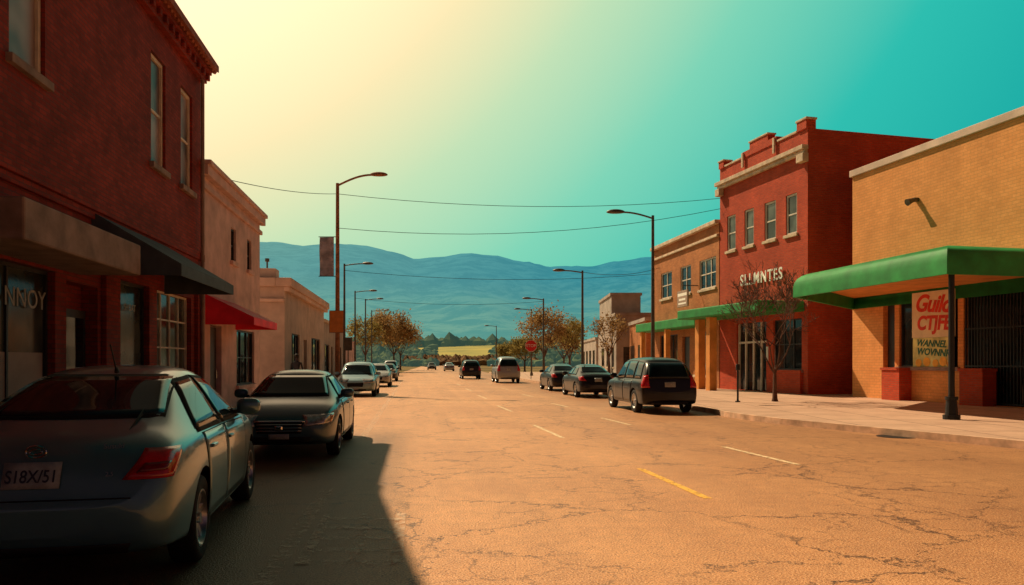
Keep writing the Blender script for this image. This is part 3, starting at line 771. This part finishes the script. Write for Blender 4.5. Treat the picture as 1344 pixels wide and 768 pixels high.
    if det:
        for k in range(3):
            z = g0+.04+k*(g1-g0-.06)/2.4
            patch('F', [(-.35, z-.006), (.35, z-.006), (.35, z+.006), (-.35, z+.006)], 'chrome', 'grille_bar', .016, 10, 1, parent=gq)
        patch('F', [(-.40, g1), (.40, g1), (.40, g1+.022), (-.40, g1+.022)], 'chrome', 'grille_bar', .014, 10, 1, parent=gq)
        patch('F', [(-.06, (g0+g1)/2-.035), (.06, (g0+g1)/2-.035), (.06, (g0+g1)/2+.035), (-.06, (g0+g1)/2+.035)], 'chrome', 'emblem', .026, 4, 4, parent=gq)
        patch('B', [(-.60, .645), (.60, .645), (.60, .653), (-.60, .653)], 'seam', 'trunk_seam', .003, 12, 1)
    patch('F', [(-.46, .31), (.46, .31), (.5, .41), (-.5, .41)], 'plastic', 'air_intake', .006, 10, 3)
    patch('B', [(-.56, .29), (.56, .29), (.60, .36), (-.60, .36)], 'plastic', 'bumper_trim', .006, 10, 2)
    lp = sp['lp']
    pl = patch('B', [(-.17, lp-.08), (.17, lp-.08), (.17, lp+.08), (-.17, lp+.08)], 'plate', 'licence_plate', .014, 4, 4)
    if plate:
        h = bvh.ray_cast(*org('B', 0, lp)); h2 = bvh.ray_cast(*org('B', 0, lp+.05)); h1 = bvh.ray_cast(*org('B', 0, lp-.05))
        tilt = math.atan2((h2[0]-h1[0]).y, .10)
        text(plate, .115, h[0]+Vector((0, -.022, -.005)), (math.pi/2-tilt, 0, 0), 'ink', 'plate_lettering', pl, .002, sx=.78, bold=.001)
        hz = bvh.ray_cast(*org('B', 0, .945))[0]
        mm = MB()
        for (rx_, rz_, tx) in ((.06, .038, .007), (.036, .018, .006)):
            pts = [(math.cos(t*math.pi/12)*rx_, hz.y-.018, hz.z+math.sin(t*math.pi/12)*rz_) for t in range(25)]
            mm.tube(pts, tx, 6)
        mm.make('emblem', 'chrome', root)
        hb = bvh.ray_cast(*org('B', .46, .97))[0]
        text('Susuki', .05, hb+Vector((0, -.012, 0)), (math.pi/2-tilt, 0, .12), 'rim', 'badge', root, .002)
        hb = bvh.ray_cast(*org('B', .46, .80))[0]
        text('2.5', .04, hb+Vector((0, -.014, 0)), (math.pi/2-tilt, 0, .12), 'rim', 'badge', root, .002)
        MB().cyl((.1, -.85, 1.46), (.1, -1.0, 1.66), .006).cyl((.1, -.83, 1.44), (.1, -.85, 1.475), .02, .01).make('aerial', 'black', root)
    patch('F', [(-.16, .38), (.16, .38), (.16, .46), (-.16, .46)], 'plate', 'licence_plate', .02, 4, 2)
    ty, rm = wheel_meshes(sp['R'], det)
    for a in sp['axles']:
        for sg in (-1, 1):
            we = bpy.data.objects.new('wheel', None); COL.objects.link(we); we.parent = root; we.empty_display_size = .1
            we.location = (sg*(wmax-.125), a-hl, sp['R']); we.rotation_euler = (0, 0, 0 if sg > 0 else math.pi)
            for nm_, dd in (('tyre', ty), ('rim', rm)):
                o = bpy.data.objects.new(nm_, dd); COL.objects.link(o); o.parent = we
    return root
PK = 'cars parked along the kerb'
hd = Vector((-.20, 1)).normalized()
c0 = Vector((-3.17, 4.98))+hd*2.31*1.03
car(SEDAN, c0, hd, 'bluegrey', 'blue-grey sedan parked at the kerb, rear end with plate', 'car', True, group=PK, sc=1.03, hscale=1.02, plate='S18X/51')
hd = Vector((.127, -1)).normalized()
c0 = Vector((-3.72, 12.15))-hd*2.31
car(SEDAN, c0, hd, 'slate', 'dark slate sedan facing the viewer at the kerb', 'car', True, group=PK, hscale=.97)
def park(sp, px, Yn, col, label, cat, toward, det=False, **k):
    X = (px-672)/1000*Yn; hd = Vector((.127, -1)).normalized() if toward else Vector((-.127, 1)).normalized()
    back = Vector((-.127, 1)).normalized()
    return car(sp, Vector((X, Yn))+back*sp['L']/2*k.get('sc', 1), hd, col, label, cat, det, group=PK, **k)
park(SUV, 466, 34.5, 'paleblue', 'pale blue wagon facing the viewer at the kerb', 'car', True, hscale=.9)
park(SEDAN, 494, 48, 'silver', 'silver car parked at the kerb behind the wagon', 'car', True)
park(SEDAN, 507, 62, 'charcoal', 'dark car parked far along the kerb', 'car', True)
park(SUV, 512, 84, 'silver', 'light car parked far along the kerb', 'car', True)
park(SUV, 880, 23.3, 'black', 'black suv parked at the kerb, rear facing the viewer', 'suv', False, True, hscale=.98)
park(SEDAN, 786, 33.5, 'charcoal', 'dark grey sedan parked beyond the black suv', 'car', False)
park(SEDAN, 745, 41, 'charcoal', 'dark blue-grey sedan parked at the kerb', 'car', False)
park(SUV, 668, 57, 'silver', 'silver van seen from behind in the roadway', 'van', False, name='moving_van', hscale=1.12)
park(SUV, 619, 70, 'charcoal', 'dark suv driving away along the road', 'suv', False, name='moving_car')
park(SEDAN, 567, 150, 'charcoal', 'small dark car far along the road', 'car', True, name='moving_car')
park(SEDAN, 590, 130, 'silver', 'pale car far along the road', 'car', False, name='moving_car')
park(SEDAN, 462, 68, 'silver', 'white car parked off the road by the shops', 'car', True)

# ------------------------------------------------------------------ street lamps, poles, wires
def lamp(x, y, H, arm, label, mat='galv', rise=.25, r=.09, z=.14, k=1.):
    e = empty('street_lamp', (x, y, z), 0, label, 'street lamp', 'street lamps')
    MB().cyl((0, 0, 0), (0, 0, H), r, r*.65, n=14).cyl((0, 0, 0), (0, 0, .35), r*1.9, r*1.6, n=14).make('pole', mat, e, True)
    pts = []
    for i in range(9):
        t = i/8; pts.append(Vector((arm*t, 0, H-.12+rise*math.sin(t*math.pi/2))))
    MB().tube(pts, r*.42, 8).make('arm', mat, e, True)
    sg = 1 if arm > 0 else -1; p = pts[-1]
    b = bmesh.new(); bmesh.ops.create_uvsphere(b, u_segments=16, v_segments=10, radius=1)
    for v in b.verts:
        zc = v.co.z*(.12 if v.co.z > 0 else .06)*k
        v.co = Vector((p.x+sg*.28*k+v.co.x*.38*k, v.co.y*.15*k*(1+.3*v.co.x*sg), p.z+zc))
    mm = bpy.data.meshes.new('lamp_head'); b.to_mesh(mm); b.free(); mm.shade_smooth(); mm.materials.append(M['rust' if mat == 'rust' else 'galv'])
    o = bpy.data.objects.new('lamp_head', mm); COL.objects.link(o); o.parent = e
    return e
lamp(-8.93, 39, 10.6, 1.75, 'tall rusty-brown street lamp pole beside the kerb', 'rust', .55, .13, k=1.25)
lamp(5.62, 30.4, 7.3, -1.2, 'grey street lamp with single arm on the pavement', 'galv', .25, .085)
SL = 'grey street lamp with single arm by the road'
lamp(-11.0, 50, 7.9, 1.25, SL, 'galv', .12)
lamp(-13.8, 67, 7.7, 1.3, SL, 'galv', .12)
lamp(-15.0, 78, 7.9, 1.2, SL, 'galv', .12)
lamp(-17.5, 95, 7.9, 1.6, SL, 'galv', .12)
lamp(4.16, 45, 6.85, -1.1, SL, 'galv', .12)
lamp(2.6, 63, 6.7, -1.1, SL, 'galv', .12)
lamp(2.05, 80, 7.0, -1.2, SL, 'galv', .12)
lamp(-2.4, 117, 7.0, -1.2, SL, 'galv', .12)
b = MB()
for i in range(6):
    z0 = 6.0+i*.33; s0 = .05*math.sin(i*1.2); s1 = .05*math.sin((i+1)*1.2)
    b.q([(-9.85, 39+s0, z0), (-9.12, 39, z0), (-9.12, 39, z0+.33), (-9.85, 39+s1, z0+.33)])
    b.q([(-9.85, 39.01+s0, z0), (-9.12, 39.01, z0), (-9.12, 39.01, z0+.33), (-9.85, 39.01+s1, z0+.33)], True)
bn = b.make('banner', 'banner'); tag(bn, 'faded grey cloth banner hanging from the lamp pole', 'banner')
MB().cyl((-9.9, 39, 8.0), (-8.95, 39, 8.0), .02).cyl((-9.9, 39, 5.98), (-8.95, 39, 5.98), .02).make('banner_rod', 'black', bn)
s = MB().box(-9.3, -8.6, 38.82, 38.85, 3.1, 4.2).make('traffic_sign', 'sign_orange'); tag(s, 'small orange rectangular sign fixed to the lamp pole', 'sign')
MB().box(-9.32, -8.58, 38.851, 38.865, 3.08, 4.22).make('sign_back', 'galv', s)
s = MB().box(-8.95, -8.5, 40.5, 40.52, 2.2, 2.9).cyl((-8.72, 40.55, .14), (-8.72, 40.55, 2.9), .03).make('traffic_sign', 'galv'); tag(s, 'small grey sign on a thin post by the kerb', 'sign')
e = empty('stop_sign', (1.65, 66, .14), 0, 'red octagonal stop sign on a thin post', 'stop sign')
MB().cyl((0, 0, 0), (0, 0, 3.3), .035).make('post', 'galv', e)
oct_ = [(math.cos(math.pi/8+i*math.pi/4)*.5, math.sin(math.pi/8+i*math.pi/4)*.5) for i in range(8)]
MB().vprism([(x*1.08, z*1.08+2.85) for x, z in oct_], -.045, -.04).make('border', 'sign_white', e)
MB().vprism([(x, z+2.85) for x, z in oct_], -.055, -.047).make('sign_face', 'sign_red', e)
text('STOP', .36, (0, -.06, 2.85), (math.pi/2, 0, 0), 'sign_white', 'lettering', e, .003)
e = empty('parking_meter', (8.15, 27.5, .14), 0, 'thin dark parking meter post on the pavement', 'parking meter')
MB().cyl((0, 0, 0), (0, 0, 1.15), .035).cyl((0, 0, 0), (0, 0, .05), .09).make('post', 'black', e)
MB().box(-.07, .07, -.06, .06, 1.15, 1.38).make('meter_head', 'black', e, bev=.03)
def wire(pts, sag, label, r=.014):
    m = MB(); P_ = []
    for a, b, sg in zip(pts[:-1], pts[1:], sag):
        a = Vector(a); b = Vector(b)
        for i in range(12):
            t = i/12; p = a.lerp(b, t); p.z -= sg*4*t*(1-t); P_.append(p)
    P_.append(Vector(pts[-1])); m.tube(P_, r, 5)
    tag(m.make('overhead_wire', 'black'), label, 'wire', 'overhead wires')
wire([(-9.75, 26.1, 7.85), (-8.95, 39, 10.2), (11.35, 41.2, 10.45)], [.15, .55], 'thin black overhead wire sagging across the street')
wire([(-8.95, 39, 8.45), (11.3, 41.3, 9.9)], [.75], 'thin black overhead wire sagging across the street')
wire([(-11.0, 50, 7.6), (9.8, 51.8, 7.6)], [.5], 'thin black overhead wire crossing the road')
wire([(-13.8, 67, 7.2), (2.6, 63, 6.6)], [.4], 'thin black overhead wire crossing the road')
wire([(4.16, 45, 6.9), (9.9, 51, 7.9)], [.3], 'thin black overhead wire crossing the pavement')

# ------------------------------------------------------------------ trees
def tree(x, y, H, R, leaf, label, nleaf=2500, ls=.2, bare=False, seed=1, trunk_h=.3, tr=.14, levels=4, group=None, z=.14, rmin=.008):
    rnd = random.Random(seed)
    e = empty('tree', (x, y, z), 0, label, 'tree', group)
    m = MB(); tips = []
    def grow(p, d, ln, r, lv):
        q = p; seg = 3
        for i in range(seg):
            d = (d+Vector((rnd.uniform(-.14, .14), rnd.uniform(-.14, .14), rnd.uniform(-.02, .10)))).normalized()
            q2 = q+d*ln/seg; m.cyl(q, q2, max(rmin, r*(1-.18*i)), max(rmin, r*(1-.18*(i+1))), n=8 if r > .04 else 4, cap=False); q = q2
            if lv <= 2: tips.append(q.copy())
        if lv == 0: return
        for k in range(rnd.choice((2, 3, 3)) if lv > 1 else 3):
            ax = Vector((rnd.uniform(-1, 1), rnd.uniform(-1, 1), rnd.uniform(-.3, .7))).normalized()
            nd = (d*.75+ax*.75).normalized()
            grow(q, nd, ln*rnd.uniform(.62, .85), r*.58, lv-1)
    m.cyl((0, 0, -.1), (0, 0, .15), tr*1.7, tr*1.1, n=10, cap=False)
    q = Vector((0, 0, .1)); th = H*trunk_h
    m.cyl(q, (0, 0, th), tr*1.1, tr*.85, n=10, cap=False)
    nb = 5
    for k in range(nb):
        t = 2*math.pi*k/nb+rnd.uniform(-.4, .4); d = Vector((math.cos(t)*.75, math.sin(t)*.75, rnd.uniform(.6, 1.2))).normalized()
        grow(Vector((0, 0, th-rnd.uniform(0, .15)*th)), d, (H-th)*.36, tr*.6, levels-1)
    mx = max(math.hypot(v[0], v[1]) for v in m.v); mz = max(v[2] for v in m.v)
    sx = R/mx; sz = H/mz
    m.v = [(a*(sx if c > th*.9 else 1), b*(sx if c > th*.9 else 1), c*(sz if c > 0 else 1)) for a, b, c in m.v]
    m.make('trunk', 'bark', e)
    tips = [Vector((t.x*sx, t.y*sx, t.z*sz)) for t in tips]
    lf = MB()
    for i in range(nleaf):
        t = rnd.choice(tips); s_ = ls*rnd.uniform(.6, 1.4); sp = .08 if bare else R*.12
        c = t+Vector((rnd.gauss(0, sp), rnd.gauss(0, sp), rnd.gauss(0, sp)))
        a = Vector((rnd.gauss(0, 1), rnd.gauss(0, 1), rnd.gauss(0, 1))).normalized(); b = a.orthogonal().normalized()
        b = (b*math.cos(i)+a.cross(b)*math.sin(i))
        lf.q([c-a*s_, c-b*s_*.5, c+a*s_, c+b*s_*.5])
    lf.make('crown', leaf, e)
    return e
tree(9.66, 28, 5.2, 2.7, 'leaf_red', 'small nearly bare street tree on the pavement', 1300, .022, True, 3, .25, .085, 6, rmin=.010)
TG = 'street trees'
tree(3.0, 72, 6.4, 2.7, 'leaf_bronze', 'bronze-leaved roadside tree with airy crown', 3600, .11, seed=5, group=TG)
tree(5.6, 74, 5.6, 2.0, 'leaf_olive', 'olive-leaved roadside tree with airy crown', 1800, .11, seed=6, group=TG)
tree(8.4, 66, 5.4, 1.8, 'leaf_bronze', 'thin bronze-leaved tree by the pale building', 1200, .10, seed=8, group=TG)
tree(-18.3, 118, 8.9, 4.6, 'leaf_bronze', 'large bronze-brown tree beside the road', 5500, .17, seed=11, group=TG)
tree(-20.0, 104, 7.4, 3.0, 'leaf_olive', 'olive tree beside the road', 2800, .15, seed=12, group=TG)
tree(-20.5, 140, 8.6, 4.0, 'leaf_olive', 'olive tree further along the road', 2800, .22, seed=13, group=TG)
tree(2.0, 120, 5.5, 3.2, 'leaf_olive', 'round olive tree further along the road', 2600, .18, seed=15, group=TG)
tree(7.5, 110, 6.0, 3.2, 'leaf_bronze', 'bronze tree beyond the low buildings', 2600, .18, seed=16, group=TG)
tree(-2.0, 200, 6, 4.0, 'leaf_olive', 'olive tree far along the road', 2000, .28, seed=17, group=TG)

# ------------------------------------------------------------------ hills, field, forest
prof = [(-1500,335),(0,330),(300,322),(333,317),(360,317),(400,322),(440,319),(480,322),(520,331),(545,339),(575,337),(610,332),(640,334),(690,343),(720,349),(770,349),(820,341),(857,336),(950,333),(1344,345),(3000,370)]
def rid(px):
    for (a, b), (c, d) in zip(prof[:-1], prof[1:]):
        if a <= px <= c:
            t = (px-a)/(c-a); t = t*t*(3-2*t); return b+(d-b)*t
    return 370
nx, ny = 420, 60; m = MB()
for j in range(ny+1):
    v = j/ny; Y = 850+v*1750
    for i in range(nx+1):
        px = -700+i/nx*2900; X = (px-672)/1000*Y
        top = (475-rid(px))*2.6
        env = v**1.15
        n1 = noise.fractal(Vector((X*.0018, Y*.0018, 3.1)), 1.0, 2.1, 4)
        n2 = abs(noise.noise(Vector((X*.0034+Y*.0015, Y*.0014, 7))))
        h = top*env+(n1*38-n2*45)*math.sin(math.pi*min(1, v))+(noise.noise(Vector((X*.02, 1, 1)))*4+noise.noise(Vector((X*.07, 5, 1)))*3)*v
        m.v.append((X, Y, max(-2, h)))
for j in range(ny):
    for i in range(nx):
        a = j*(nx+1)+i; m.f.append([a, a+1, a+nx+2, a+nx+1])
o = m.make('hills', 'mount'); o.data.shade_smooth(); struct(o)
m = MB(); fx, fy = 60, 14
for j in range(fy+1):
    v = j/fy; Y = 300+v*550
    for i in range(fx+1):
        X = -700+i/fx*1500; m.v.append((X, Y, -.3+17*v*v*(3-2*v)*(1+.25*math.sin(X*.01+1))))
for j in range(fy):
    for i in range(fx):
        a = j*(fx+1)+i; m.f.append([a, a+1, a+fx+2, a+fx+1])
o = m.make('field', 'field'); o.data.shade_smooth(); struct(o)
rnd = random.Random(4)
b = bmesh.new(); bmesh.ops.create_icosphere(b, subdivisions=1, radius=1); iv = [v.co.copy() for v in b.verts]; fi = [[v.index for v in f.verts] for f in b.faces]; b.free()
def fz(Y):
    v = min(1, max(0, (Y-300)/550)); return 16*v*v*(3-2*v)
m = MB(); m2 = MB()
for i in range(4600):
    T = m
    if i < 1700: Y = rnd.uniform(740, 1050); X = rnd.uniform(-.6, .5)*Y; s_ = rnd.uniform(4, 9)
    elif i < 3600:
        Y = rnd.uniform(240, 640); X = rnd.uniform(-.42, .35)*Y; s_ = rnd.uniform(1.3, 3.2)*(Y/400)
        if -.10 < X/Y < -.028: continue
    else:
        Y = rnd.uniform(325, 430); X = rnd.uniform(-.14, .03)*Y; s_ = rnd.uniform(1.0, 2.4); T = m2
    k = len(T.v); sq = rnd.uniform(.7, 1.2)
    T.v += [(X+p.x*s_*rnd.uniform(.7, 1.3), Y+p.y*s_, fz(Y)+s_*.5+p.z*s_*sq*rnd.uniform(.7, 1.3)) for p in iv]
    T.f += [[k+q for q in f] for f in fi]
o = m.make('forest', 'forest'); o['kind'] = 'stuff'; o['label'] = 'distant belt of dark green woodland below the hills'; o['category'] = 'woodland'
o = m2.make('shrubs', 'shrub'); o['kind'] = 'stuff'; o['label'] = 'belt of brown shrubs where the road ends'; o['category'] = 'shrubs'

# ------------------------------------------------------------------ person
e = empty('person', (-9.05, 32, .145), 0, 'person in dark clothes standing on the pavement', 'person')
J = [((0,0,.92),.13),((0,0,1.15),.125),((0,0,1.38),.145),((0,0,1.50),.055),((0,-.01,1.60),.085),((0,-.01,1.70),.085),
     ((.19,0,1.40),.06),((.25,.02,1.12),.045),((.24,-.06,.86),.035),((-.19,0,1.40),.06),((-.25,.02,1.12),.045),((-.24,-.06,.86),.035),
     ((.10,0,.85),.09),((.11,-.02,.48),.06),((.12,.02,.08),.045),((.12,-.14,.04),.035),((-.10,0,.85),.09),((-.12,.04,.48),.06),((-.13,.10,.08),.045),((-.13,-.06,.04),.035)]
E = [(0,1),(1,2),(2,3),(3,4),(4,5),(2,6),(6,7),(7,8),(2,9),(9,10),(10,11),(0,12),(12,13),(13,14),(14,15),(0,16),(16,17),(17,18),(18,19)]
me = bpy.data.meshes.new('body'); me.from_pydata([j[0] for j in J], E, []); ob = bpy.data.objects.new('body', me); COL.objects.link(ob); ob.parent = e
sk = ob.modifiers.new('k', 'SKIN'); ob.modifiers.new('s', 'SUBSURF').levels = 1
for i, j in enumerate(J): me.skin_vertices[0].data[i].radius = (j[1], j[1]*.8)
me.skin_vertices[0].data[0].use_root = True
me.materials.append(M['cloth'])
b = bmesh.new(); bmesh.ops.create_uvsphere(b, u_segments=12, v_segments=8, radius=.108)
for v in b.verts: v.co = Vector((v.co.x*.9, v.co.y+.01, v.co.z+1.69))
mm = bpy.data.meshes.new('hair'); b.to_mesh(mm); b.free(); mm.materials.append(M['hair']); o = bpy.data.objects.new('hair', mm); COL.objects.link(o); o.parent = e

# ------------------------------------------------------------------ light, sky, camera
sun_v = Vector((-.585, .66, .98)).normalized(); glow_v = Vector((-.62, .85, .98)).normalized()
sd = bpy.data.lights.new('sun', 'SUN'); sd.energy = 5; sd.angle = math.radians(.5); sd.color = (1.0, .77, .48)
so = bpy.data.objects.new('sun', sd); COL.objects.link(so); so.rotation_euler = sun_v.to_track_quat('Z', 'Y').to_euler(); so.location = (-30, 40, 60)
w = bpy.data.worlds.new('World'); SC.world = w; w.use_nodes = True; t = w.node_tree; t.nodes.clear()
out = t.nodes.new('ShaderNodeOutputWorld'); bg = t.nodes.new('ShaderNodeBackground'); t.links.new(bg.outputs[0], out.inputs[0])
sky = t.nodes.new('ShaderNodeTexSky'); sky.sky_type = 'NISHITA'; sky.sun_disc = False
sky.sun_elevation = math.asin(sun_v.z); sky.sun_rotation = math.atan2(sun_v.x, sun_v.y); sky.dust_density = 3
tc = t.nodes.new('ShaderNodeTexCoord')
nrm = N(t, 'VectorMath', operation='NORMALIZE'); t.links.new(tc.outputs['Generated'], nrm.inputs[0])
dp = N(t, 'VectorMath', operation='DOT_PRODUCT'); t.links.new(nrm.outputs[0], dp.inputs[0]); dp.inputs[1].default_value = glow_v
mr = ramp(t, dp.outputs['Value'], -1, 1)
cr = N(t, 'ValToRGB'); t.links.new(mr, cr.inputs[0])
els = [(-1, (.045, .018, .022)), (0, (.08, .036, .04)), (.28, (.03, .18, .18)), (.42, (.0, .43, .38)), (.55, (.015, .53, .43)), (.68, (.20, .68, .47)), (.78, (.55, .78, .47)), (.85, (1.0, .85, .46)), (.91, (1.5, 1.05, .60)), (1, (1.7, 1.3, .8))]
ce = cr.color_ramp.elements
ce[0].position = 0; ce[0].color = c4(els[0][1]); ce[1].position = 1; ce[1].color = c4(els[-1][1])
for d_, c_ in els[1:-1]:
    k = ce.new((d_+1)/2); k.color = c4(c_)
sc = mixc(t, 1., sky.outputs[0], (.10, .10, .10), 'MULTIPLY')
mx = mixc(t, .06, cr.outputs[0], sc)
sp = N(t, 'SeparateXYZ'); t.links.new(nrm.outputs[0], sp.inputs[0])
zf = ramp(t, sp.outputs[2], .43, .54, 1, .05)
zh = ramp(t, sp.outputs[2], -.05, 0, .15, 1)
mu = N(t, 'Math', operation='MULTIPLY'); t.links.new(zf, mu.inputs[0]); t.links.new(zh, mu.inputs[1])
t.links.new(mx, bg.inputs[0]); t.links.new(mu.outputs[0], bg.inputs[1])

cd = bpy.data.cameras.new('camera'); cam = bpy.data.objects.new('camera', cd); COL.objects.link(cam)
cam.location = (0, 0, 1.6); cam.rotation_euler = (math.pi/2, 0, 0); cd.sensor_width = 36; cd.lens = 36*1000/1344
cd.shift_y = 91/1344; cd.clip_end = 8000; cd.clip_start = .05
SC.camera = cam
SC.view_settings.view_transform = 'Standard'; SC.view_settings.look = 'None'; SC.view_settings.exposure = 0
